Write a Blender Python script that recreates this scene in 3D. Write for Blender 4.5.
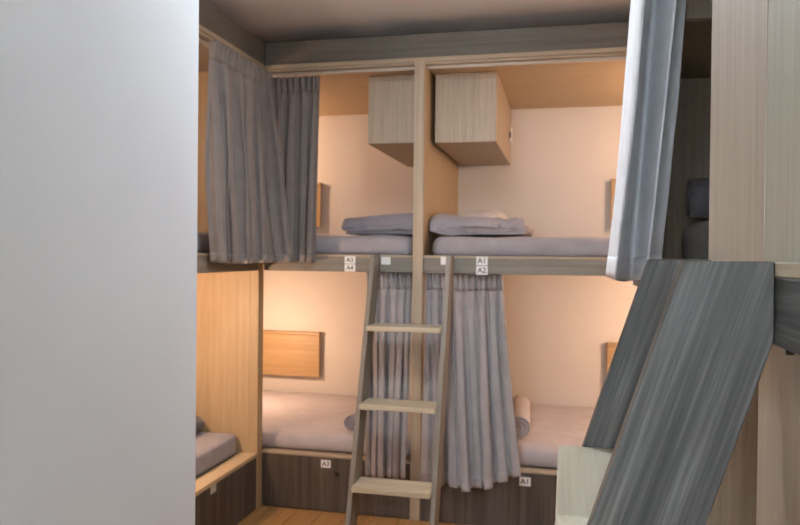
import bpy, bmesh, math, random
from mathutils import Vector, Matrix, noise

for o in list(bpy.data.objects):
    bpy.data.objects.remove(o)
S = bpy.context.scene
C = S.collection
random.seed(7)

# ------------------------------------------------------------------ camera
EYE = 1.42
YAW, PITCH, ROLL = math.radians(12.908), math.radians(0.651), math.radians(-0.609)
cam_data = bpy.data.cameras.new('camera')
cam = bpy.data.objects.new('camera', cam_data)
C.objects.link(cam)
S.camera = cam
cam_data.sensor_width = 22.3
cam_data.lens = 22.3 * 720 / 800
cam_data.clip_start = 0.02
fwd = Vector((-math.sin(YAW) * math.cos(PITCH), math.cos(YAW) * math.cos(PITCH), -math.sin(PITCH)))
rgt = Vector((math.cos(YAW), math.sin(YAW), 0))
dwn = fwd.cross(rgt)
r2 = rgt * math.cos(ROLL) + dwn * math.sin(ROLL)
d2 = dwn * math.cos(ROLL) - rgt * math.sin(ROLL)
cam.matrix_world = Matrix(((r2.x, -d2.x, -fwd.x, 0), (r2.y, -d2.y, -fwd.y, 0), (r2.z, -d2.z, -fwd.z, EYE), (0, 0, 0, 1)))
cam_data.dof.use_dof = True
cam_data.dof.focus_distance = 1.05
cam_data.dof.aperture_fstop = 6.3

# ------------------------------------------------------------------ world, lights, exposure
W = bpy.data.worlds.new('world')
S.world = W
W.use_nodes = True
W.node_tree.nodes['Background'].inputs[0].default_value = (0.6, 0.7, 0.85, 1)
W.node_tree.nodes['Background'].inputs[1].default_value = 0.3
S.view_settings.view_transform = 'Standard'
S.view_settings.look = 'None'
S.view_settings.gamma = 1
S.view_settings.use_curve_mapping = False
S.view_settings.exposure = 0.0

COOL = (0.80, 0.91, 1.0)
WARM = (1.0, 0.645, 0.435)
ZC = 2.68           # ceiling height
CEIL_LAMPS = [((-0.50, 2.15), 15.0, 13.0)]      # place, downward watts, sideways watts
WINDOW = (-0.74, 0.10, 0.95, 2.15)             # daylight window in the wall behind the camera: x0, x1, z0, z1
WINDOW_POWER = 62.0
CELL_POWER = dict(UL=18.0, UR=24.0, LL=17.0, LR=27.0, BL=24.0, BU=14.0)

for (lx, ly), watts, spill in CEIL_LAMPS:
    la = bpy.data.lights.new('ceiling_light', 'AREA')
    la.shape = 'DISK'
    la.size = 0.36
    la.color = COOL
    la.energy = watts
    lo = bpy.data.objects.new('ceiling_light', la)
    C.objects.link(lo)
    lo.location = (lx, ly, ZC - 0.180)
    lp = bpy.data.lights.new('ceiling_glow', 'POINT')
    lp.shadow_soft_size = 0.05
    lp.color = COOL
    lp.energy = spill
    lo = bpy.data.objects.new('ceiling_glow', lp)
    C.objects.link(lo)
    lo.location = (lx, ly, ZC - 0.245)

wd = bpy.data.lights.new('daylight', 'AREA')
wd.shape = 'RECTANGLE'
wd.size = WINDOW[1] - WINDOW[0]
wd.size_y = WINDOW[3] - WINDOW[2]
wd.color = (0.88, 0.94, 1.0)
wd.energy = WINDOW_POWER
wo = bpy.data.objects.new('daylight', wd)
C.objects.link(wo)
wo.location = ((WINDOW[0] + WINDOW[1]) / 2, -1.72, (WINDOW[2] + WINDOW[3]) / 2)
wo.rotation_euler = (math.radians(90), 0, 0)

# ------------------------------------------------------------------ materials
def newmat(name):
    m = bpy.data.materials.new(name)
    m.use_nodes = True
    nt = m.node_tree
    return m, nt, nt.nodes['Principled BSDF']

def wood(name, c0, c1, c2, axis='Z', across=60, rough=0.5, bump=0.06, streak=0.5, seed=0.0, lo=0.33, hi=0.66):
    m, nt, b = newmat(name)
    N, L = nt.nodes, nt.links
    tc = N.new('ShaderNodeTexCoord')
    mp = N.new('ShaderNodeMapping')
    sc = [across] * 3
    sc['XYZ'.index(axis)] = across * 0.022
    mp.inputs['Scale'].default_value = sc
    mp.inputs['Location'].default_value = (seed, seed * 1.7, seed * 0.6)
    L.new(tc.outputs['Object'], mp.inputs[0])
    fine = N.new('ShaderNodeTexNoise')
    fine.inputs['Scale'].default_value = 3.2
    fine.inputs['Detail'].default_value = 5
    fine.inputs['Roughness'].default_value = 0.7
    L.new(mp.outputs[0], fine.inputs['Vector'])
    broad = N.new('ShaderNodeTexNoise')
    broad.inputs['Scale'].default_value = 0.75
    broad.inputs['Detail'].default_value = 3
    broad.inputs['Distortion'].default_value = 0.3
    L.new(mp.outputs[0], broad.inputs['Vector'])
    mix = N.new('ShaderNodeMath')
    mix.operation = 'MULTIPLY_ADD'
    L.new(broad.outputs[0], mix.inputs[0])
    mix.inputs[1].default_value = streak
    half = N.new('ShaderNodeMath')
    half.operation = 'MULTIPLY'
    L.new(fine.outputs[0], half.inputs[0])
    half.inputs[1].default_value = 1 - streak
    L.new(half.outputs[0], mix.inputs[2])
    rp = N.new('ShaderNodeValToRGB')
    e = rp.color_ramp.elements
    e[0].position = lo
    e[0].color = (*c0, 1)
    e[1].position = hi
    e[1].color = (*c2, 1)
    x = e.new(0.5)
    x.color = (*c1, 1)
    L.new(mix.outputs[0], rp.inputs[0])
    L.new(rp.outputs[0], b.inputs['Base Color'])
    b.inputs['Roughness'].default_value = rough
    bp = N.new('ShaderNodeBump')
    bp.inputs['Strength'].default_value = bump
    bp.inputs['Distance'].default_value = 0.004
    L.new(fine.outputs[0], bp.inputs['Height'])
    L.new(bp.outputs[0], b.inputs['Normal'])
    return m

def paint(name, col, rough=0.7, scale=120, bump=0.08, var=0.03):
    m, nt, b = newmat(name)
    N, L = nt.nodes, nt.links
    tc = N.new('ShaderNodeTexCoord')
    n = N.new('ShaderNodeTexNoise')
    n.inputs['Scale'].default_value = scale
    n.inputs['Detail'].default_value = 4
    L.new(tc.outputs['Object'], n.inputs['Vector'])
    n2 = N.new('ShaderNodeTexNoise')
    n2.inputs['Scale'].default_value = 2.5
    L.new(tc.outputs['Object'], n2.inputs['Vector'])
    rp = N.new('ShaderNodeValToRGB')
    rp.color_ramp.elements[0].position = 0.3
    rp.color_ramp.elements[1].position = 0.7
    rp.color_ramp.elements[0].color = (*[c * (1 - var) for c in col], 1)
    rp.color_ramp.elements[1].color = (*[min(1, c * (1 + var)) for c in col], 1)
    L.new(n2.outputs[0], rp.inputs[0])
    L.new(rp.outputs[0], b.inputs['Base Color'])
    b.inputs['Roughness'].default_value = rough
    bp = N.new('ShaderNodeBump')
    bp.inputs['Strength'].default_value = bump
    bp.inputs['Distance'].default_value = 0.003
    L.new(n.outputs[0], bp.inputs['Height'])
    L.new(bp.outputs[0], b.inputs['Normal'])
    return m

def cloth(name, col, weave=900, rough=0.92, var=0.08):
    m, nt, b = newmat(name)
    N, L = nt.nodes, nt.links
    tc = N.new('ShaderNodeTexCoord')
    n = N.new('ShaderNodeTexNoise')
    n.inputs['Scale'].default_value = weave
    n.inputs['Detail'].default_value = 2
    L.new(tc.outputs['Object'], n.inputs['Vector'])
    n2 = N.new('ShaderNodeTexNoise')
    n2.inputs['Scale'].default_value = 14
    n2.inputs['Detail'].default_value = 4
    L.new(tc.outputs['Object'], n2.inputs['Vector'])
    rp = N.new('ShaderNodeValToRGB')
    rp.color_ramp.elements[0].position = 0.3
    rp.color_ramp.elements[1].position = 0.7
    rp.color_ramp.elements[0].color = (*[c * (1 - var) for c in col], 1)
    rp.color_ramp.elements[1].color = (*[min(1, c * (1 + var)) for c in col], 1)
    L.new(n2.outputs[0], rp.inputs[0])
    L.new(rp.outputs[0], b.inputs['Base Color'])
    b.inputs['Roughness'].default_value = rough
    b.inputs['Sheen Weight'].default_value = 0.15
    ad = N.new('ShaderNodeMath')
    ad.operation = 'MULTIPLY_ADD'
    L.new(n.outputs[0], ad.inputs[0])
    ad.inputs[1].default_value = 0.25
    L.new(n2.outputs[0], ad.inputs[2])
    bp = N.new('ShaderNodeBump')
    bp.inputs['Strength'].default_value = 0.25
    bp.inputs['Distance'].default_value = 0.006
    L.new(ad.outputs[0], bp.inputs['Height'])
    L.new(bp.outputs[0], b.inputs['Normal'])
    return m

def plain(name, col, rough=0.5, metal=0.0, emit=0.0):
    m, nt, b = newmat(name)
    n = nt.nodes.new('ShaderNodeTexNoise')
    n.inputs['Scale'].default_value = 40
    rp = nt.nodes.new('ShaderNodeValToRGB')
    rp.color_ramp.elements[0].color = (*[c * 0.95 for c in col], 1)
    rp.color_ramp.elements[1].color = (*[min(1, c * 1.05) for c in col], 1)
    nt.links.new(n.outputs[0], rp.inputs[0])
    nt.links.new(rp.outputs[0], b.inputs['Base Color'])
    b.inputs['Roughness'].default_value = rough
    b.inputs['Metallic'].default_value = metal
    if emit:
        b.inputs['Emission Color'].default_value = (*col, 1)
        b.inputs['Emission Strength'].default_value = emit
    return m

LO = ((0.34, 0.265, 0.18), (0.42, 0.335, 0.235), (0.48, 0.39, 0.285))
TP = ((0.145, 0.130, 0.105), (0.205, 0.186, 0.152), (0.265, 0.242, 0.203))
DK = ((0.030, 0.029, 0.027), (0.068, 0.067, 0.062), (0.150, 0.148, 0.140))
M = {}
for ax in 'XYZ':
    M['light_' + ax] = wood('light_oak_' + ax, *LO, axis=ax, across=70, rough=0.45, streak=0.45)
    M['dark_' + ax] = wood('dark_ash_' + ax, *DK, axis=ax, across=50, rough=0.5, streak=0.42, seed=3.1, lo=0.38, hi=0.62)
M['lamplit_X'] = wood('lamplit_oak_X', (0.40, 0.28, 0.15), (0.48, 0.345, 0.195), (0.54, 0.40, 0.235), axis='X', across=60, rough=0.5, streak=0.4, seed=6.1)  # oak tinted orange in its colour, as warm lamplight would turn it
M['lamplit_Z'] = wood('lamplit_oak_Z', (0.40, 0.28, 0.15), (0.48, 0.345, 0.195), (0.54, 0.40, 0.235), axis='Z', across=60, rough=0.5, streak=0.4, seed=7.1)  # same oak, warm lamplight mixed into the colour
M['taupe_X'] = wood('taupe_ash_X', *TP, axis='X', across=42, streak=0.5, seed=3.7)
M['taupe_Y'] = wood('taupe_ash_Y', *TP, axis='Y', across=42, streak=0.5, seed=2.7)
M['taupe_Z'] = wood('taupe_ash_Z', *TP, axis='Z', across=42, streak=0.5, seed=1.7)
M['fascia_X'] = wood('fascia_ash_X', *[[c * 0.6 for c in q] for q in TP], axis='X', across=42, streak=0.5, seed=9.7)
M['fascia_Y'] = wood('fascia_ash_Y', *[[c * 0.6 for c in q] for q in TP], axis='Y', across=42, streak=0.5, seed=9.1)
M['front_Z'] = wood('brown_ash_Z', (0.060, 0.046, 0.036), (0.088, 0.070, 0.056), (0.125, 0.103, 0.085), axis='Z', across=36, rough=0.55, streak=0.6, seed=5.3, lo=0.4, hi=0.6)
M['panel_a'] = wood('ash_panel_warm', (0.265, 0.226, 0.172), (0.33, 0.286, 0.225), (0.38, 0.335, 0.27), axis='Z', across=75, rough=0.5, seed=1.2, streak=0.4)
M['panel_b'] = wood('ash_panel_grey', (0.255, 0.24, 0.185), (0.31, 0.297, 0.235), (0.37, 0.357, 0.285), axis='Z', across=60, rough=0.5, seed=8.2, streak=0.5)
M['cabinet'] = wood('pale_ash_cabinet', (0.38, 0.30, 0.21), (0.50, 0.40, 0.29), (0.58, 0.475, 0.36), axis='Z', across=60, rough=0.5, seed=2.2, streak=0.35)
M['tread'] = wood('pale_oak_tread', (0.42, 0.37, 0.27), (0.53, 0.48, 0.37), (0.60, 0.55, 0.44), axis='Y', across=34, rough=0.45, seed=4.4, streak=0.5)
M['tread_x'] = wood('pale_oak_tread_x', (0.42, 0.36, 0.25), (0.50, 0.44, 0.32), (0.57, 0.50, 0.38), axis='X', across=34, rough=0.45, seed=4.4, streak=0.5)
M['rim'] = wood('lamplit_oak_rim', (0.54, 0.39, 0.22), (0.60, 0.45, 0.27), (0.66, 0.51, 0.32), axis='Y', across=50, rough=0.45)  # oak lightened to carry the lamp's bright light on the rim
M['shelf'] = wood('honey_oak_shelf', (0.40, 0.26, 0.12), (0.48, 0.32, 0.16), (0.54, 0.37, 0.20), axis='X', across=50, rough=0.45)
M['floor'] = wood('floor_oak', (0.30, 0.155, 0.055), (0.42, 0.23, 0.085), (0.50, 0.29, 0.12), axis='Y', across=30, rough=0.38, streak=0.55)
M['wall'] = paint('white_wall', (0.79, 0.835, 0.89))
M['cellwall'] = paint('cream_wall', (0.72, 0.68, 0.63), bump=0.04)
M['ceiling'] = paint('ceiling_paint', (0.80, 0.79, 0.78))
M['curtain'] = cloth('dim_grey_curtain', (0.228, 0.203, 0.190))  # curtain cloth darkened and browned, low light put into the colour
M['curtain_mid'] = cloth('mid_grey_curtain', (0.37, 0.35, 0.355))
M['curtain_near'] = cloth('lit_grey_curtain', (0.60, 0.62, 0.655))  # curtain cloth paled and blued, cool light put into the colour
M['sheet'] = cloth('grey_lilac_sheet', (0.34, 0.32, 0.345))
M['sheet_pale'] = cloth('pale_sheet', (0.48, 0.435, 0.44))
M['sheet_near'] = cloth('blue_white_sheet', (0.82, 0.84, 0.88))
M['blanket'] = cloth('grey_blanket', (0.28, 0.27, 0.30), weave=500)
M['duvet'] = cloth('grey_duvet', (0.37, 0.34, 0.36), weave=500)
M['darkcloth'] = cloth('dark_grey_cloth', (0.11, 0.11, 0.125), weave=500)
M['pillow'] = cloth('white_pillow', (0.72, 0.69, 0.68))
M['track'] = plain('white_track', (0.55, 0.48, 0.39), 0.4)
M['white'] = plain('white_card', (0.88, 0.88, 0.87), 0.5)
M['greycard'] = plain('grey_card', (0.5, 0.48, 0.45), 0.5)
M['ink'] = plain('black_ink', (0.02, 0.02, 0.025), 0.6)
M['metal'] = plain('dark_metal', (0.05, 0.05, 0.05), 0.35, 0.9)
M['steel'] = plain('steel', (0.5, 0.5, 0.5), 0.3, 1.0)
M['bulb'] = plain('warm_bulb', (1.0, 0.72, 0.45), 0.4, 0, 6.0)
M['lampglass'] = plain('lamp_glass', (0.95, 0.98, 1.0), 0.4, 0, 3.0)
gm, gnt, gb = newmat('window_glass')
gb.inputs['Transmission Weight'].default_value = 1.0
gb.inputs['Roughness'].default_value = 0.0
gb.inputs['IOR'].default_value = 1.0
M['glass'] = gm
M['black'] = plain('black_plastic', (0.02, 0.02, 0.02), 0.4)

# ------------------------------------------------------------------ builders
def thing(name, label, cat, loc=(0, 0, 0), group=None):
    o = bpy.data.objects.new(name, None)
    o.empty_display_size = 0.1
    C.objects.link(o)
    o.location = loc
    tag(o, label, cat, group)
    return o

def tag(o, label, cat, group=None):
    o['label'] = label
    o['category'] = cat
    if group:
        o['group'] = group
    return o

def world_loc(o):
    v = Vector((0, 0, 0))
    while o is not None:
        v += Vector(o.location)
        o = o.parent
    return v

def link(name, bm, mat, parent=None, origin=None, smooth=False, label=None):
    """bm holds world coordinates; the object is placed at origin (or 0 relative to its parent)."""
    base = world_loc(parent) if parent else Vector((0, 0, 0))
    org = Vector(origin) if origin is not None else base
    bmesh.ops.translate(bm, verts=bm.verts, vec=-org)
    bmesh.ops.recalc_face_normals(bm, faces=bm.faces)
    me = bpy.data.meshes.new(name)
    bm.to_mesh(me)
    bm.free()
    for mm in (mat if isinstance(mat, (list, tuple)) else [mat]):
        me.materials.append(M[mm])
    if smooth:
        for p in me.polygons:
            p.use_smooth = True
    o = bpy.data.objects.new(name, me)
    C.objects.link(o)
    o.parent = parent
    o.location = org - base
    if label:
        o['label'] = label
    return o

def struct(name, bm, mat, parent=None, label=None):
    o = link(name, bm, mat, parent)
    if parent is None:
        o['kind'] = 'structure'
    if label:
        o['label'] = label
    return o

def box(x0, x1, y0, y1, z0, z1, bev=0.0015, bm=None):
    t = bmesh.new()
    bmesh.ops.create_cube(t, size=1)
    for v in t.verts:
        v.co = Vector(((x0 + x1) / 2 + v.co.x * (x1 - x0), (y0 + y1) / 2 + v.co.y * (y1 - y0), (z0 + z1) / 2 + v.co.z * (z1 - z0)))
    if bev:
        bmesh.ops.bevel(t, geom=t.edges[:], offset=min(bev, 0.3 * min(x1 - x0, y1 - y0, z1 - z0)), segments=1, affect='EDGES')
    if bm is None:
        return t
    return merge(bm, t)

def merge(bm, t, mi=0):
    mp = {}
    for v in t.verts:
        mp[v] = bm.verts.new(v.co)
    for f in t.faces:
        try:
            nf = bm.faces.new([mp[v] for v in f.verts])
            nf.material_index = mi if mi else f.material_index
            nf.smooth = f.smooth
        except ValueError:
            pass
    t.free()
    return bm

def prism(pts, axis, a0, a1, bev=0.0015):
    """polygon pts in the two other axes, extruded along axis from a0 to a1"""
    bm = bmesh.new()
    def P(p, a):
        return {'Y': (p[0], a, p[1]), 'X': (a, p[0], p[1]), 'Z': (p[0], p[1], a)}[axis]
    A = [bm.verts.new(P(p, a0)) for p in pts]
    B = [bm.verts.new(P(p, a1)) for p in pts]
    bm.faces.new(A)
    bm.faces.new(B[::-1])
    n = len(pts)
    for i in range(n):
        bm.faces.new([A[i], B[i], B[(i + 1) % n], A[(i + 1) % n]])
    bmesh.ops.recalc_face_normals(bm, faces=bm.faces)
    if bev:
        bmesh.ops.bevel(bm, geom=bm.edges[:], offset=bev, segments=1, affect='EDGES')
    return bm

def cyl(p0, p1, r0, r1=None, n=16):
    r1 = r0 if r1 is None else r1
    bm = bmesh.new()
    a, b = Vector(p0), Vector(p1)
    d = b - a
    bmesh.ops.create_cone(bm, cap_ends=True, segments=n, radius1=r0, radius2=r1, depth=d.length)
    q = Vector((0, 0, 1)).rotation_difference(d)
    bmesh.ops.transform(bm, matrix=Matrix.Translation((a + b) / 2) @ q.to_matrix().to_4x4(), verts=bm.verts)
    for f in bm.faces:
        f.smooth = len(f.verts) == 4
    return bm

def soft_box(x0, x1, y0, y1, z0, z1, r=0.04, n=(24, 20, 6), amp=0.006, freq=4.0, seed=0.0, sag=0.0):
    """rounded cushion-like block with small surface undulations"""
    bm = bmesh.new()
    nx, ny, nz = n
    cache = {}
    def V(i, j, k):
        key = (i, j, k)
        if key in cache:
            return cache[key]
        x = x0 + (x1 - x0) * i / nx
        y = y0 + (y1 - y0) * j / ny
        z = z0 + (z1 - z0) * k / nz
        rz = min(r, (z1 - z0) / 2 * 0.98)
        c = Vector((min(max(x, x0 + r), x1 - r), min(max(y, y0 + r), y1 - r), min(max(z, z0 + rz), z1 - rz)))
        d = Vector((x, y, z)) - c
        p = Vector((x, y, z))
        if d.length > 1e-6:
            q = Vector((d.x / r, d.y / r, d.z / rz)).normalized()
            p = c + Vector((q.x * r, q.y * r, q.z * rz))
        s = Vector((x * freq + seed, y * freq - seed, z * freq + seed * 2))
        nv = noise.noise_vector(s) + 0.5 * noise.noise_vector(s * 2.3)
        w = 1.0 if k > 0 else 0.0
        p += Vector((nv.x * amp, nv.y * amp, nv.z * amp * w))
        if sag:
            u = (x - x0) / (x1 - x0) - 0.5
            w2 = (y - y0) / (y1 - y0) - 0.5
            p.z -= sag * (u * u + w2 * w2) * 4 * (k / nz)
        cache[key] = bm.verts.new(p)
        return cache[key]
    def Q(a, b, c, d):
        f = bm.faces.new([V(*a), V(*b), V(*c), V(*d)])
        f.smooth = True
    for i in range(nx):
        for j in range(ny):
            for k in (0, nz):
                Q((i, j, k), (i + 1, j, k), (i + 1, j + 1, k), (i, j + 1, k))
    for i in range(nx):
        for k in range(nz):
            for j in (0, ny):
                Q((i, j, k), (i + 1, j, k), (i + 1, j, k + 1), (i, j, k + 1))
    for j in range(ny):
        for k in range(nz):
            for i in (0, nx):
                Q((i, j, k), (i, j + 1, k), (i, j + 1, k + 1), (i, j, k + 1))
    bmesh.ops.recalc_face_normals(bm, faces=bm.faces)
    return bm

def fold_stack(x0, x1, y0, y1, z0, layers, th, amp, seed, rise=0.0, ny=18, gap=0.006):
    """a blanket folded zig-zag: the serpentine section lies in XZ and runs along Y"""
    path = []
    pitch = th + gap
    for l in range(layers):
        z = z0 + th / 2 + l * pitch
        xs = [x0 + (x1 - x0) * t / 14 for t in range(15)]
        ins = pitch / 2
        xs = [x0 + ins + (x1 - x0 - 2 * ins) * t / 14 for t in range(15)]
        if l % 2:
            xs = xs[::-1]
        path += [(x, z) for x in xs]
        if l < layers - 1:
            cx = xs[-1]
            s = 1 if l % 2 == 0 else -1
            for a in (-60, -30, 0, 30, 60):
                path.append((cx + s * ins * math.cos(math.radians(a)), z + ins + ins * math.sin(math.radians(a))))
    prof = []
    n = len(path)
    left, right = [], []
    for i, p in enumerate(path):
        a = path[max(0, i - 1)]
        b = path[min(n - 1, i + 1)]
        dx, dz = b[0] - a[0], b[1] - a[1]
        L = math.hypot(dx, dz) or 1
        nx_, nz_ = -dz / L, dx / L
        left.append((p[0] + nx_ * th / 2, p[1] + nz_ * th / 2))
        right.append((p[0] - nx_ * th / 2, p[1] - nz_ * th / 2))
    prof = left + [(path[-1][0] + (path[-1][0] - path[-2][0]) * 0.2, path[-1][1])] + right[::-1]
    bm = bmesh.new()
    rings = []
    for j in range(ny + 1):
        t = j / ny
        y = y0 + (y1 - y0) * t
        e = min(t, 1 - t)
        sh = 1 - 0.5 * max(0, 1 - e / 0.05) ** 2
        ring = []
        for (x, z) in prof:
            h = (z - z0)
            u = (x - x0) / (x1 - x0)
            s = Vector((x * 7 + seed, y * 7, z * 9 + seed))
            nv = noise.noise_vector(s) + 0.5 * noise.noise_vector(s * 2.1) + 0.4 * noise.noise_vector(s * 4.7)
            k = min(1, h / th)
            ring.append(bm.verts.new((x + nv.x * amp, y + nv.y * amp, z0 + h * (1 + rise * u) * sh + nv.z * amp * k)))
        rings.append(ring)
    m = len(prof)
    for j in range(ny):
        for i in range(m):
            f = bm.faces.new([rings[j][i], rings[j][(i + 1) % m], rings[j + 1][(i + 1) % m], rings[j + 1][i]])
            f.smooth = True
    bm.faces.new(rings[0][::-1])
    bm.faces.new(rings[-1])
    bmesh.ops.recalc_face_normals(bm, faces=bm.faces)
    return bm

def roll_mesh(p0, p1, r, turns=2.2, seed=0.0, amp=0.004, nl=14):
    """rolled-up cloth: spiral end section, swept from p0 to p1"""
    a, b = Vector(p0), Vector(p1)
    d = (b - a)
    L = d.length
    d.normalize()
    up = Vector((0, 0, 1))
    side = d.cross(up).normalized()
    up = side.cross(d)
    bm = bmesh.new()
    n = 40
    rings = []
    for j in range(nl + 1):
        t = j / nl
        e = min(t, 1 - t)
        ring = []
        for i in range(n):
            an = 2 * math.pi * i / n
            rr = r * (1 - 0.10 * (i / n)) * (1 - 0.06 * max(0, 1 - e / 0.08) ** 2)
            s = Vector((math.cos(an) * 2 + seed, math.sin(an) * 2, t * L * 8))
            rr += amp * noise.noise(s)
            ring.append(bm.verts.new(a + d * (L * t) + side * (rr * math.cos(an + 0.5)) + up * (rr * math.sin(an + 0.5) * 0.92)))
        rings.append(ring)
    for j in range(nl):
        for i in range(n):
            bm.faces.new([rings[j][i], rings[j][(i + 1) % n], rings[j + 1][(i + 1) % n], rings[j + 1][i]]).smooth = True
    for ring, sgn, c in ((rings[0], -1, a), (rings[-1], 1, b)):
        prev = ring
        depth = 0
        for q in range(5):
            f = 1 - (q + 1) / 5.5
            depth = (0.010 if q % 2 == 0 else 0.002)
            nr = [bm.verts.new(c + (v.co - c) * 1.0) for v in ring]
            for v, w in zip(nr, ring):
                off = w.co - c
                v.co = c + off * f - d * sgn * depth
            for i in range(n):
                bm.faces.new([prev[i], prev[(i + 1) % n], nr[(i + 1) % n], nr[i]])
            prev = nr
        bm.faces.new(prev)
    bmesh.ops.recalc_face_normals(bm, faces=bm.faces)
    return bm

def polyline(pts, u):
    n = len(pts) - 1
    t = min(max(u, 0), 1) * n
    i = min(int(t), n - 1)
    f = t - i
    p0, p1, p2, p3 = pts[max(0, i - 1)], pts[i], pts[i + 1], pts[min(n, i + 2)]
    return [0.5 * (2 * b + (c - a) * f + (2 * a - 5 * b + 4 * c - d) * f * f + (3 * b - a - 3 * c + d) * f ** 3)
            for a, b, c, d in zip(p0, p1, p2, p3)]

def curtain(name, label, top, bot, folds, amp_t, amp_b, seed, mat='curtain', nu=220, nv=48, group=None, side=1, pleat=True, flare=1.0, sway=0.7, ripple=0.0):
    """cloth hanging from the polyline top [(x,y,z)...] to the polyline bot; folds swing about the line between them"""
    t0 = Vector(top[0])
    c = thing(name, label, 'curtain', (sum(p[0] for p in top) / len(top), sum(p[1] for p in top) / len(top), min(p[2] for p in bot)), group)
    tdir = (Vector(top[-1]) - t0)
    tdir.z = 0
    tdir.normalize()
    nrm = Vector((-tdir.y, tdir.x, 0)) * side
    def pos(u, v):
        a = Vector(polyline(top, u))
        b = Vector(polyline(bot, u))
        s = v ** flare
        p = a.lerp(b, s)
        p.z = a.z + (b.z - a.z) * v
        # pleats at the heading, looser folds further down
        uu = u + 0.018 * noise.noise(Vector((u * 6 + seed, v * 1.4, seed)))
        ph = 2 * math.pi * folds * uu
        lobe = noise.noise(Vector((math.floor(ph / (2 * math.pi)) * 3.7, seed, 1.5)))
        w1 = (2 * abs(math.sin(ph / 2)) ** 0.75 - 1.0) * (1.0 + 0.5 * lobe)
        w2 = math.sin(2 * math.pi * folds * 0.47 * uu + seed * 3.1 + v * 0.9)
        w3 = noise.noise(Vector((u * folds * 1.3, v * 2.2, seed * 5)))
        amp = amp_t + (amp_b - amp_t) * min(1, v * 1.6)
        off = amp * (w1 * (0.85 + 0.5 * w3) + sway * w2 * min(1, v * 2) + 0.4 * w3 + ripple * math.sin(2.3 * ph + seed + 1.5 * w3))
        if pleat and v < 0.12:
            hp = abs(math.sin(ph)) ** 0.6
            k = 1 - v / 0.12
            off = off * (1 - k) + k * amp_t * (2 * hp - 1) * 1.4
        lat = 0.35 * amp * math.sin(2 * ph) * min(1, v * 3)
        return p + nrm * off + tdir * lat
    def grid(v0, v1, n_v, shift, name, matn, th):
        bm = bmesh.new()
        G = []
        for j in range(n_v + 1):
            v = v0 + (v1 - v0) * j / n_v
            G.append([pos(i / nu, v) for i in range(nu + 1)])
        front, back = [], []
        for j in range(n_v + 1):
            fr, bk = [], []
            for i in range(nu + 1):
                du = G[j][min(nu, i + 1)] - G[j][max(0, i - 1)]
                dv = G[min(n_v, j + 1)][i] - G[max(0, j - 1)][i]
                nn = du.cross(dv)
                nn = nn.normalized() if nn.length > 1e-9 else nrm
                fr.append(bm.verts.new(G[j][i] + nn * (shift + th / 2)))
                bk.append(bm.verts.new(G[j][i] + nn * (shift - th / 2)))
            front.append(fr)
            back.append(bk)
        for j in range(n_v):
            for i in range(nu):
                bm.faces.new([front[j][i], front[j][i + 1], front[j + 1][i + 1], front[j + 1][i]]).smooth = True
                bm.faces.new([back[j][i], back[j + 1][i], back[j + 1][i + 1], back[j][i + 1]]).smooth = True
        for j in range(n_v):
            for i in (0, nu):
                bm.faces.new([front[j][i], front[j + 1][i], back[j + 1][i], back[j][i]])
        for i in range(nu):
            for j in (0, n_v):
                bm.faces.new([front[j][i], front[j][i + 1], back[j][i + 1], back[j][i]])
        return link(name, bm, matn, c, smooth=False)
    grid(0, 1, nv, 0, 'fabric', mat, 0.002)
    grid(0.955, 0.999, 3, 0, 'hem', mat, 0.0021)
    if pleat:
        grid(0.0, 0.085, 4, 0, 'heading_tape', mat, 0.0028)
        nh = max(4, int(folds))
        for i in range(nh):
            p = pos((i + 0.5) / nh, 0.0)
            link('hook', box(p.x - 0.003, p.x + 0.003, p.y - 0.003, p.y + 0.003, p.z - 0.02, p.z + 0.012, 0.0005), 'steel', c)
    return c

def text_into(bm, s, size, centre, right, up, mi):
    cu = bpy.data.curves.new('t', 'FONT')
    cu.body = s
    cu.align_x = 'CENTER'
    cu.align_y = 'CENTER'
    cu.size = size
    cu.offset = size * 0.015
    to = bpy.data.objects.new('t', cu)
    C.objects.link(to)
    bpy.context.view_layer.update()
    me = bpy.data.meshes.new_from_object(to.evaluated_get(bpy.context.evaluated_depsgraph_get()))
    t = bmesh.new()
    t.from_mesh(me)
    for v in t.verts:
        v.co = Vector(centre) + Vector(right) * v.co.x + Vector(up) * v.co.y
    merge(bm, t, mi)
    bpy.data.objects.remove(to)
    bpy.data.curves.remove(cu)
    bpy.data.meshes.remove(me)

def number_label(parent, s, cx, cz, w, h, y, mat='white'):
    bm = box(cx - w / 2, cx + w / 2, y - 0.002, y, cz - h / 2, cz + h / 2, 0.0004)
    if s:
        text_into(bm, s, h * 0.85, (cx, y - 0.0025, cz), (1, 0, 0), (0, 0, 1), 1)
    return link('number_label', bm, [mat, 'ink'], parent, label=('white number card reading ' + s) if s else 'blank white card')

# ------------------------------------------------------------------ main dimensions (metres)
Y0 = 3.764          # front plane of the back bunks
YB = 5.05           # painted back wall
XL = -1.65          # front plane of the left bunk
XR = 0.24           # front plane of the right bunk
XO, XE = -2.74, 1.32
Z_CELL = 2.43       # underside of the bunk canopy
RAIL0, RAIL1, RAILT = 1.322, 1.402, 1.416
LOW, LOWT = 0.296, 0.312
PX0, PX1 = -0.792, -0.737

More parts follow.
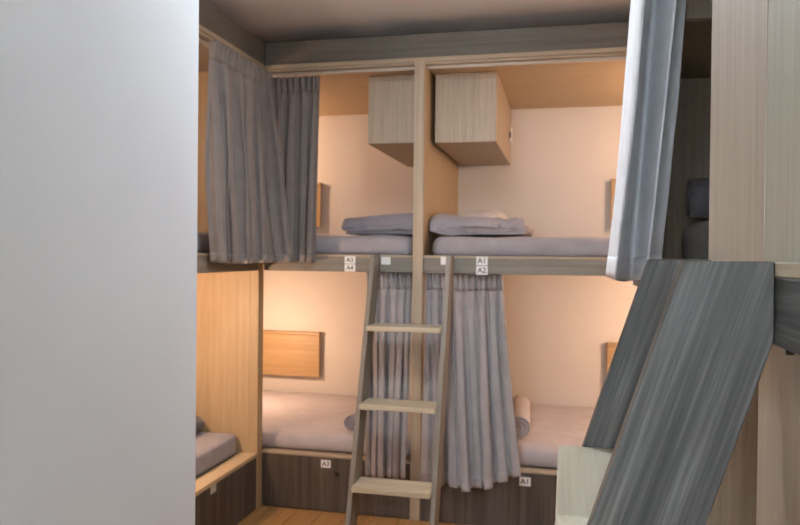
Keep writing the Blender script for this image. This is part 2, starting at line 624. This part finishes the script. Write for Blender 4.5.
# ------------------------------------------------------------------ the setting
floor = struct('floor', box(XO - 0.1, XE + 0.1, -1.7, YB + 0.1, -0.1, -0.012, 0), 'floor')
pw = 0.145
xs = [XO + 0.01 + i * pw for i in range(int((XE - XO) / pw) + 1)]
for i, x in enumerate(xs):
    if x < -1.75 or x > 0.4:
        continue
    cut = 1.0 + (i * 0.83) % 1.9
    for (a, b) in ((-1.68, cut), (cut, 3.76)):
        link('plank', box(x, x + pw - 0.003, a + 0.0015, b - 0.0015, -0.012, 0.0, 0.0012), 'floor', floor, origin=(x, a, 0))
struct('ceiling', box(XO - 0.1, XE + 0.1, -1.7, YB + 0.1, ZC, ZC + 0.1, 0), 'ceiling')
struct('wall_back', box(XO - 0.1, XE + 0.1, YB, YB + 0.1, 0, ZC, 0), 'cellwall')
struct('wall_left', box(XO - 0.1, XO, 1.37, YB, 0, ZC, 0), 'cellwall')
struct('wall_right', box(XE, XE + 0.1, -1.7, YB, 0, ZC, 0), 'wall')
wl = bmesh.new()
box(-0.92, -0.80, -1.6, 1.468, 0, ZC, 0.004, wl)
box(XO, -0.925, 1.37, 1.468, 0, ZC, 0.0, wl)
struct('wall_entry', wl, 'wall', label='plain white partition wall in the left foreground')
wx0, wx1, wz0, wz1 = WINDOW
wf = bmesh.new()
box(-0.92, wx0, -1.7, -1.6, 0, ZC, 0, wf)
box(wx1, XE + 0.1, -1.7, -1.6, 0, ZC, 0, wf)
box(wx0, wx1, -1.7, -1.6, 0, wz0, 0, wf)
box(wx0, wx1, -1.7, -1.6, wz1, ZC, 0, wf)
struct('wall_front', wf, 'wall')
win = struct('window_1', box(wx0, wx1, -1.675, -1.671, wz0, wz1, 0), 'glass', label='window behind the photographer')
for a in ((wx0, wx0 + 0.04, wz0, wz1), (wx1 - 0.04, wx1, wz0, wz1), (wx0 + 0.04, wx1 - 0.04, wz0, wz0 + 0.04), (wx0 + 0.04, wx1 - 0.04, wz1 - 0.04, wz1)):
    link('window_frame', box(a[0], a[1], -1.67, -1.62, a[2], a[3], 0.002), 'white', win)

# ------------------------------------------------------------------ canopy fascias (trim) above the bunks
t1 = struct('trim_1', box(XL, XE, Y0, Y0 + 0.022, 2.468, 2.592, 0.002), 'fascia_X', label='dark wood fascia board above the back bunks')
link('edge_strip', box(XL, XE, Y0 - 0.002, Y0 + 0.03, 2.444, 2.468, 0.003), 'light_X', t1, label='light oak moulding')
link('lower_lip', box(XL + 0.02, XE, Y0 + 0.008, Y0 + 0.04, 2.432, 2.444, 0.002), 'light_X', t1)
t2 = struct('trim_2', box(XL - 0.022, XL, 1.47, Y0, 2.468, 2.592, 0.002), 'fascia_Y', label='dark wood fascia board above the left bunk')
link('edge_strip', box(XL - 0.03, XL + 0.002, 1.47, Y0 - 0.004, 2.444, 2.468, 0.003), 'light_Y', t2, label='light oak moulding')
link('lower_lip', box(XL - 0.04, XL - 0.008, 1.47, Y0 - 0.004, 2.432, 2.444, 0.002), 'light_Y', t2)

# ------------------------------------------------------------------ bunks
def back_bunk(name, label, x0, x1, vis0, post):
    b = thing(name, label, 'bunk bed', ((vis0 + x1) / 2, Y0 + 0.5, 0), 'bunks along the back wall')
    link('bed_rail', box(vis0, x1, Y0, Y0 + 0.03, RAIL0, RAIL1, 0.002), 'taupe_X', b, label='dark grey upper bed rail')
    link('edge_strip', box(vis0, x1, Y0 - 0.001, Y0 + 0.045, RAIL1, RAILT, 0.002), 'light_X', b, label='light oak edge strip')
    link('upper_deck', box(x0, x1, Y0 + 0.045, YB - 0.001, 1.355, 1.40, 0), 'light_X', b)
    link('front_panel', box(vis0, x1, Y0, Y0 + 0.025, 0.0, LOW, 0.002), 'front_Z', b, label='dark brown front panel under the lower bed')
    link('edge_strip', box(vis0, x1, Y0 - 0.001, Y0 + 0.05, LOW, LOWT, 0.003), 'light_X', b, label='light oak edge strip')
    link('lower_deck', box(x0, x1, Y0 + 0.05, YB - 0.001, 0.25, 0.295, 0), 'light_X', b)
    link('canopy_panel', box(x0, x1, Y0 + 0.04, YB - 0.001, Z_CELL + 0.003, Z_CELL + 0.03, 0), 'lamplit_X', b, label='oak canopy panel over the upper bed')
    if post:
        link('post', box(PX0, PX1, Y0 - 0.012, Y0 + 0.035, 0, 2.444, 0.002), 'light_Z', b, label='light oak post between the two back bunks')
        link('divider_panel', box(PX0 + 0.006, PX1 - 0.006, Y0 + 0.046, YB - 0.001, 0, Z_CELL + 0.03, 0), 'lamplit_Z', b)
    return b

bl = back_bunk('bunk_bed', 'two-tier built-in oak bunk in the back left corner behind the ladder', XO + 0.001, PX0, XL + 0.005, True)
br = back_bunk('bunk_bed', 'two-tier built-in oak bunk at the back right of the ladder', PX1, XE - 0.001, PX1, False)
number_label(bl, 'A3', -1.142, 1.386, 0.060, 0.040, Y0 - 0.0005)
number_label(bl, 'A4', -1.142, 1.343, 0.060, 0.040, Y0 - 0.0005)
number_label(br, 'A1', -0.423, 1.390, 0.060, 0.046, Y0 - 0.0005)
number_label(br, 'A2', -0.423, 1.340, 0.060, 0.046, Y0 - 0.0005)
number_label(br, 'A1', -0.187, 0.252, 0.058, 0.046, Y0 - 0.0005)
number_label(bl, 'A3', -1.269, 0.262, 0.056, 0.042, Y0 - 0.0005)
number_label(bl, '', -0.940, 1.384, 0.052, 0.042, Y0 - 0.0005)
number_label(br, '', -0.615, 1.388, 0.052, 0.042, Y0 - 0.0005)
link('lock', cyl((-1.205, Y0 - 0.006, 0.211), (-1.205, Y0, 0.211), 0.012), 'metal', bl, label='dark round lock')

lb = thing('bunk_bed', 'two-tier built-in oak bunk along the left side behind the white partition', 'bunk bed', (XL - 0.5, 2.6, 0))
link('bed_rail', box(XL - 0.03, XL, 1.475, 3.6945, RAIL0, RAIL1, 0.002), 'taupe_Y', lb, label='dark grey upper bed rail')
link('edge_strip', box(XL - 0.045, XL + 0.001, 1.475, 3.6945, RAIL1, RAILT, 0.002), 'light_Y', lb, label='light oak edge strip')
link('upper_deck', box(XO + 0.001, XL - 0.045, 1.475, 3.694, 1.355, 1.40, 0), 'light_Y', lb)
link('front_panel', box(XL - 0.025, XL, 1.475, 3.6945, 0, LOW - 0.006, 0.002), 'front_Z', lb, label='dark brown front panel under the lower bed')
link('bed_rim', box(XL - 0.095, XL + 0.002, 1.475, 3.694, LOW - 0.006, LOWT, 0.003), 'rim', lb, label='wide light oak rim of the lower bed')
link('lower_deck', box(XO + 0.001, XL - 0.095, 1.475, 3.694, 0.25, 0.295, 0), 'light_Y', lb)
link('end_panel', box(XO + 0.001, XL - 0.046, 3.695, 3.725, 0, Z_CELL + 0.003, 0.001), 'lamplit_Z', lb, label='light oak end panel')
link('corner_post', box(XL - 0.0455, XL + 0.004, 3.695, Y0 - 0.001, 0, 2.443, 0.001), 'lamplit_Z', lb, label='narrow light oak corner post')
link('canopy_panel', box(XO + 0.001, XL - 0.04, 1.475, 3.694, Z_CELL + 0.003, Z_CELL + 0.03, 0), 'light_Y', lb)
bm = box(XL - 0.0005, XL + 0.0015, 3.165, 3.222, 0.252, 0.297, 0.0004)
link('number_label', bm, 'greycard', lb, label='small pale card')

rb = thing('bunk_bed', 'tall pale wood bunk at the right edge holding the near ladder', 'bunk bed', (XR + 0.5, 1.0, 0))
link('bed_rail', box(XR, XR + 0.03, -0.6, 2.72, 1.318, 1.398, 0.002), 'dark_Y', rb, label='dark grey upper bed rail')
link('edge_strip', box(XR - 0.001, XR + 0.045, -0.6, 2.72, 1.398, RAILT, 0.002), 'light_Y', rb, label='light oak edge strip')
link('upper_deck', box(XR + 0.045, XE - 0.001, -0.6, 2.685, 1.355, 1.397, 0), 'light_Y', rb)
link('upper_panel', box(XR + 0.002, XR + 0.024, 0.9805, 1.335, RAILT, ZC - 0.002, 0), 'panel_a', rb, label='pale wood upright panel behind the near ladder')
link('upper_panel', box(XR + 0.003, XR + 0.025, -0.6, 0.98, RAILT, ZC - 0.002, 0), 'panel_b', rb, label='greenish grey pale wood panel')
link('lower_panel', box(XR + 0.085, XR + 0.107, 0.9805, 1.335, 0.0, 1.318, 0.0015), 'panel_a', rb)
link('lower_panel', box(XR + 0.087, XR + 0.109, -0.6, 0.98, 0.0, 1.318, 0), 'panel_b', rb)
link('front_panel', box(XR, XR + 0.025, 1.338, 2.72, 0, LOW, 0.002), 'front_Z', rb)
link('lower_deck', box(XR + 0.115, XE - 0.001, -0.6, 2.685, 0.25, 0.295, 0), 'light_Y', rb)
link('end_panel', box(XR + 0.046, XE - 0.001, 2.69, 2.72, 0, ZC - 0.002, 0.001), 'light_Z', rb)
link('end_post', box(XR - 0.0, XR + 0.044, 2.685, 2.722, RAILT + 0.0005, ZC - 0.002, 0.001), 'light_Z', rb)
link('upper_panel', box(XR + 0.012, XR + 0.034, 2.44, 2.684, RAILT + 0.0005, ZC - 0.002, 0.001), 'light_Z', rb)  # unseen panel added behind the curtain to keep lamp light out
link('near_panel', box(XR + 0.045, XE - 0.001, -0.64, -0.602, 0, ZC - 0.002, 0.001), 'light_Z', rb)
link('bolt', cyl((XR + 0.012, 0.90, 1.310), (XR + 0.012, 0.90, 1.318), 0.005), 'metal', rb)

# ------------------------------------------------------------------ ladders
def u_front(z): return 0.10 + 0.32 * (1.416 - z)
def u_back(z): return max(0.0, 0.32 * (1.323 - z))
PROF = [(0.0, 1.416), (0.10, 1.416), (0.10 + 0.32 * 1.416, 0.0), (0.32 * 1.323, 0.0), (0.0, 1.323)]
def ladder(name, label, face, at, a0, a1, steps, treadmat, railmat):
    """face: '-X' leans out of the plane X=at towards -X, '-Y' out of the plane Y=at towards -Y"""
    ax = 'Y' if face == '-X' else 'X'
    mid = (a0 + a1) / 2
    base = (at - 0.4, mid, 0) if face == '-X' else (mid, at - 0.4, 0)
    L = thing(name, label, 'ladder', base, 'bunk ladders')
    ang = math.atan(0.32)
    for (s0, s1) in ((a0, a0 + 0.024), (a1 - 0.024, a1)):
        bm = prism([(at - u, z) for u, z in PROF], ax, s0, s1, 0.0012)
        o = link('stringer', bm, railmat, L, label='dark grey wood stringer')
        # lay the local Z axis along the slope so that the grain follows the board
        rot = Matrix.Rotation(ang, 4, 'Y') if ax == 'Y' else Matrix.Rotation(-ang, 4, 'X')
        o.data.transform(rot.inverted())
        o.matrix_basis = Matrix.Translation(o.location) @ rot
    for z in steps:
        uf, ub = u_front(z) + 0.042, u_back(z) + 0.006
        if face == '-X':
            bm = box(at - uf, at - ub, a0 + 0.0245, a1 - 0.0245, z - 0.026, z, 0.002)
        else:
            bm = box(a0 + 0.0245, a1 - 0.0245, at - uf, at - ub, z - 0.026, z, 0.002)
        link('tread', bm, treadmat, L, label='pale oak tread')
    return L
ladder('bunk_ladder', 'near ladder with broad dark grey stringers leaning from the right bunk', '-X', XR - 0.0015, 0.915, 1.310, (1.09, 0.72, 0.35), 'tread', 'dark_Z')
ladder('bunk_ladder', 'narrow ladder with three pale treads in front of the middle oak post', '-Y', Y0 - 0.014, -0.996, -0.570, (1.058, 0.686, 0.318), 'tread_x', 'taupe_Z')

# ------------------------------------------------------------------ hanging cabinets
def cabinet(label, x0, x1, y0, y1, z0, z1, sock):
    c = thing('hanging_cabinet', label, 'cabinet', ((x0 + x1) / 2, (y0 + y1) / 2, z0), 'cabinets hung under the canopy')
    link('body', box(x0, x1, y0 + 0.018, y1, z0, z1, 0.002), 'light_Z', c)
    link('front', box(x0 + 0.001, x1 - 0.001, y0, y0 + 0.017, z0 + 0.001, z1 - 0.03, 0.002), 'cabinet', c, label='pale ash front')
    link('top_rail', box(x0 + 0.001, x1 - 0.001, y0 + 0.002, y0 + 0.017, z1 - 0.029, z1, 0.001), 'cabinet', c)
    if sock:
        s = link('socket', box(x1, x1 + 0.016, y0 + 0.90, y0 + 0.98, z0 + 0.14, z0 + 0.235, 0.003), 'white', c, label='white wall socket on the side')
        link('socket_hole', box(x1 + 0.003, x1 + 0.013, y0 + 0.8985, y0 + 0.8998, z0 + 0.165, z0 + 0.205, 0.0005), 'black', s)
    return c
cabinet('pale wood cabinet under the canopy of the right back bunk with socket', -0.721, -0.377, 3.985, YB - 0.002, 2.046, Z_CELL + 0.001, True)
cabinet('dim wood cabinet under the canopy of the left back bunk', -1.105, PX0 + 0.004, 3.965, YB - 0.002, 2.046, Z_CELL + 0.001, False)
cabinet('shadowed wood cabinet inside the right bunk behind the pale curtain', 0.30, 0.75, 2.02, 2.688, 2.045, ZC - 0.004, False)

# ------------------------------------------------------------------ fold-down shelves on the back wall
def wall_shelf(label, x0, x1, z0, z1):
    s = thing('folding_shelf', label, 'shelf', ((x0 + x1) / 2, YB - 0.03, z0), 'fold-down shelves on the back wall')
    link('mounting_rail', box(x0 + 0.01, x1 - 0.01, YB - 0.028, YB - 0.001, z1 - 0.06, z1 - 0.004, 0.001), 'shelf', s)
    link('flap', box(x0, x1, YB - 0.050, YB - 0.029, z0, z1 - 0.022, 0.003), 'shelf', s)
    link('top_ledge', box(x0, x1, YB - 0.058, YB - 0.001, z1 - 0.020, z1, 0.002), 'shelf', s)
    link('bracket', box(x0 + 0.05, x0 + 0.075, YB - 0.028, YB - 0.001, z0 + 0.02, z1 - 0.062, 0.001), 'steel', s)
    link('bracket', box(x1 - 0.075, x1 - 0.05, YB - 0.028, YB - 0.001, z0 + 0.02, z1 - 0.062, 0.001), 'steel', s)
wall_shelf('honey oak folded shelf on the wall of the lower left back bed', -2.25, -1.745, 0.512, 0.841)
wall_shelf('honey oak folded shelf behind curtain in the upper left back bed', -2.25, -1.745, 1.615, 1.938)
wall_shelf('honey oak folded shelf beside the near ladder in lower right back bed', 0.281, 0.785, 0.512, 0.841)
wall_shelf('honey oak folded shelf beside the pale curtain in upper right back bed', 0.292, 0.795, 1.615, 1.938)

# ------------------------------------------------------------------ bedding
def one(name, label, cat, bm, mat, group=None, origin=None):
    cs = [v.co for v in bm.verts]
    org = origin or (sum(c.x for c in cs) / len(cs), sum(c.y for c in cs) / len(cs), min(c.z for c in cs))
    o = link(name, bm, mat, None, origin=org)
    return tag(o, label, cat, group)
G = 'mattresses in the bunks'
one('mattress', 'grey-lilac mattress on the upper left back bunk under folded blanket', 'mattress', soft_box(-2.70, -0.812, Y0 + 0.05, YB - 0.02, 1.402, 1.522, 0.045, (60, 24, 8), 0.006, 5, 1.0), 'sheet', G)
one('mattress', 'grey-lilac mattress on the upper right back bunk', 'mattress', soft_box(-0.70, 1.29, Y0 + 0.05, YB - 0.02, 1.402, 1.518, 0.045, (60, 24, 8), 0.006, 5, 2.0), 'sheet', G)
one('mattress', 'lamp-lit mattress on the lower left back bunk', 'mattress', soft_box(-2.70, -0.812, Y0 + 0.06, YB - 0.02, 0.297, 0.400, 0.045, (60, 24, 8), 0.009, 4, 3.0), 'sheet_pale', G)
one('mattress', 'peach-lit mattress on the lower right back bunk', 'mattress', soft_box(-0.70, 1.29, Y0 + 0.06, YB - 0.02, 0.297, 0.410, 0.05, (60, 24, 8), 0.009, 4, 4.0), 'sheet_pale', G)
one('mattress', 'mattress on the lower bed of the left bunk', 'mattress', soft_box(-2.70, -1.755, 1.50, 3.685, 0.297, 0.420, 0.03, (24, 60, 8), 0.008, 4, 5.0), 'sheet', G)
one('mattress', 'brown-grey mattress on the upper left bunk beside the white partition', 'mattress', soft_box(-2.70, -1.71, 1.50, 3.66, 1.402, 1.520, 0.04, (24, 60, 8), 0.006, 4, 6.0), 'sheet', G)
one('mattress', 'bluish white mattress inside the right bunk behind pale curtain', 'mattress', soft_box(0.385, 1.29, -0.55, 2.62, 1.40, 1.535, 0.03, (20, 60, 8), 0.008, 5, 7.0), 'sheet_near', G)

one('folded_blanket', 'dark grey blanket folded flat on the upper left back bed', 'blanket', fold_stack(-1.24, -0.815, 3.93, 4.55, 1.532, 3, 0.021, 0.010, 3.3, 0.30, 26, 0.016), 'blanket')
one('duvet', 'rumpled grey duvet folded on the upper right back bed', 'duvet', fold_stack(-0.705, -0.215, 3.93, 4.45, 1.534, 3, 0.028, 0.026, 9.1, -0.34, 34, 0.011), 'duvet')
one('pillow', 'white pillow peeking above the rumpled grey duvet', 'pillow', soft_box(-0.63, -0.36, 4.50, 4.90, 1.530, 1.712, 0.06, (20, 20, 8), 0.008, 6, 2.7, 0.03), 'pillow')
one('bed_roll', 'pale rolled quilt standing out from the lower right curtain', 'roll', roll_mesh((-0.235, 3.98, 0.475), (-0.265, 4.62, 0.475), 0.068, seed=2.0), 'sheet_pale')
one('towel_roll', 'small dark grey rolled towel beside the ladder on lower left bed', 'towel', roll_mesh((-1.175, 3.92, 0.455), (-1.10, 4.24, 0.455), 0.050, seed=4.0), 'blanket')
one('pillow', 'dark pillow on the lower left bunk by the white partition', 'pillow', soft_box(-2.45, -1.93, 3.33, 3.67, 0.430, 0.545, 0.055, (20, 16, 8), 0.008, 6, 4.7, 0.02), 'darkcloth')
one('pillow_roll', 'grey rolled pillow on the mattress inside the right bunk', 'pillow', roll_mesh((0.385, 2.46, 1.608), (0.95, 2.46, 1.608), 0.072, seed=6.0), 'blanket')

# ------------------------------------------------------------------ curtain tracks and curtains
def track(label, x0, x1, y0, y1, z0, z1):
    tag(link('curtain_track', box(x0, x1, y0, y1, z0, z1, 0.002), 'track', None, origin=((x0 + x1) / 2, (y0 + y1) / 2, z0)), label, 'curtain track', 'curtain tracks')
track('white curtain track over the upper left back bed', XL + 0.02, PX0 - 0.002, Y0 + 0.041, Y0 + 0.061, 2.416, 2.432)
track('white curtain track over the upper right back bed', PX1 + 0.002, XE - 0.01, Y0 + 0.041, Y0 + 0.061, 2.416, 2.432)
track('white curtain track over the upper bed of the left bunk', XL - 0.065, XL - 0.043, 1.48, 3.69, 2.416, 2.432)
track('curtain track under the upper rail of the left back bunk', XL + 0.02, PX0 - 0.002, Y0 + 0.032, Y0 + 0.046, 1.334, 1.350)
track('curtain track under the upper rail of the right back bunk', PX1 + 0.002, XE - 0.01, Y0 + 0.032, Y0 + 0.046, 1.334, 1.350)

curtain('curtain', 'wide grey pleated curtain gathered at the end of the left bunk', [(-1.612, 3.07, 2.404), (-1.612, 3.715, 2.404)],
        [(-1.59, 3.08, 1.372), (-1.575, 3.26, 1.366), (-1.545, 3.46, 1.368), (-1.445, 3.62, 1.372)], 8, 0.022, 0.032, 1.3, flare=1.2, side=-1)
curtain('curtain', 'narrow grey curtain hanging in the upper left back bed', [(-1.642, Y0 + 0.035, 2.404), (-1.345, Y0 + 0.05, 2.404)],
        [(-1.60, Y0 - 0.045, 1.375), (-1.335, Y0 - 0.045, 1.368)], 5, 0.018, 0.028, 2.1, side=-1)
curtain('curtain', 'grey curtain of the lower left back bed seen through the ladder', [(-1.06, Y0 + 0.055, 1.322), (-0.808, Y0 + 0.055, 1.322)],
        [(-1.02, Y0 - 0.055, 0.235), (-0.812, Y0 - 0.055, 0.235)], 6, 0.014, 0.024, 4.4, side=-1, mat='curtain_mid')
curtain('curtain', 'long pale grey curtain flaring out beside the ladder', [(-0.732, Y0 + 0.055, 1.322), (-0.318, Y0 + 0.055, 1.322)],
        [(-0.730, Y0 - 0.06, 0.222), (-0.58, Y0 - 0.065, 0.218), (-0.45, Y0 - 0.07, 0.212), (-0.33, Y0 - 0.07, 0.250), (-0.20, Y0 - 0.06, 0.318)], 8, 0.016, 0.032, 5.2, flare=1.2, side=-1, mat='curtain_mid')
# the near curtain: its gathers in plan, from the leading edge to the far end
GATHER = [(0.237, 1.49), (0.229, 1.43), (0.216, 1.49), (0.198, 1.58), (0.179, 1.54), (0.163, 1.43), (0.164, 1.55), (0.200, 1.65), (0.194, 1.72),
          (0.167, 1.63), (0.170, 1.76), (0.206, 1.84), (0.200, 1.95), (0.176, 1.87), (0.184, 2.00), (0.218, 2.08), (0.212, 2.20), (0.234, 2.35)]
ng = len(GATHER) - 1
curtain('curtain', 'grey curtain lit pale and bluish in the foreground on the right bunk', [(x, y, 2.57) for x, y in GATHER],
        [(x - 0.042 - 0.016 * i / ng - 0.006 * math.sin(i * 1.9), y + 0.19 + 0.012 * math.sin(i * 2.7), 1.368 + 0.006 * math.sin(i * 1.3)) for i, (x, y) in enumerate(GATHER)],
        8, 0.0025, 0.006, 3.7, mat='curtain_near', flare=1.7, nu=420, sway=0.5, ripple=0.2)

# ------------------------------------------------------------------ lamps
def reading_lamp(key, label, pos, wall_axis):
    x, y, z = pos
    t = thing('reading_lamp', label, 'lamp', (x, y, z), 'reading lamps in the bunks')
    if wall_axis == 'back':
        a = (x, YB - 0.001, z + 0.03); d = Vector((0, -1, 0))
    else:
        a = (XO + 0.001, y, z + 0.03); d = Vector((1, 0, 0))
    a = Vector(a)
    link('wall_plate', cyl(a, a + d * 0.015, 0.035), 'steel', t)
    tip = Vector((x, y, z + 0.03))
    link('arm', cyl(a + d * 0.015, tip, 0.006), 'steel', t)
    link('shade', cyl(tip + Vector((0, 0, 0.012)), tip + Vector((0, 0, -0.004)), 0.03, 0.04), 'steel', t)
    link('bulb', cyl(tip + Vector((0, 0, -0.0045)), tip + Vector((0, 0, -0.018)), 0.022, 0.016), 'bulb', t)
    l = bpy.data.lights.new('reading_light', 'POINT')
    l.energy = CELL_POWER[key]
    l.color = WARM
    l.shadow_soft_size = 0.03
    o = bpy.data.objects.new('reading_light', l)
    C.objects.link(o)
    o.location = (x, y, z - 0.03)
reading_lamp('UL', 'reading lamp at the far end of the upper left back bed', (-2.25, 4.55, 2.16), 'back')
reading_lamp('UR', 'reading lamp at the far end of the upper right back bed', (0.85, 4.25, 2.16), 'back')
reading_lamp('LL', 'reading lamp at the far end of the lower left back bed', (-2.03, 4.48, 0.90), 'left')
reading_lamp('LR', 'reading lamp at the far end of the lower right back bed', (0.85, 4.25, 1.12), 'back')
reading_lamp('BL', 'reading lamp over the lower bed of the left bunk', (-1.98, 2.95, 1.18), 'left')
reading_lamp('BU', 'reading lamp over the upper bed of the left bunk', (-2.25, 2.50, 2.16), 'left')

for ((lx, ly), _, _), lab in zip(CEIL_LAMPS, ('round white ceiling lamp over the middle of the aisle',)):
    cl = thing('ceiling_lamp', lab, 'lamp', (lx, ly, ZC - 0.08))
    link('housing', cyl((lx, ly, ZC - 0.001), (lx, ly, ZC - 0.07), 0.21, 0.21, 40), 'white', cl)
    link('diffuser', cyl((lx, ly, ZC - 0.0705), (lx, ly, ZC - 0.170), 0.19, 0.15, 40), 'lampglass', cl)
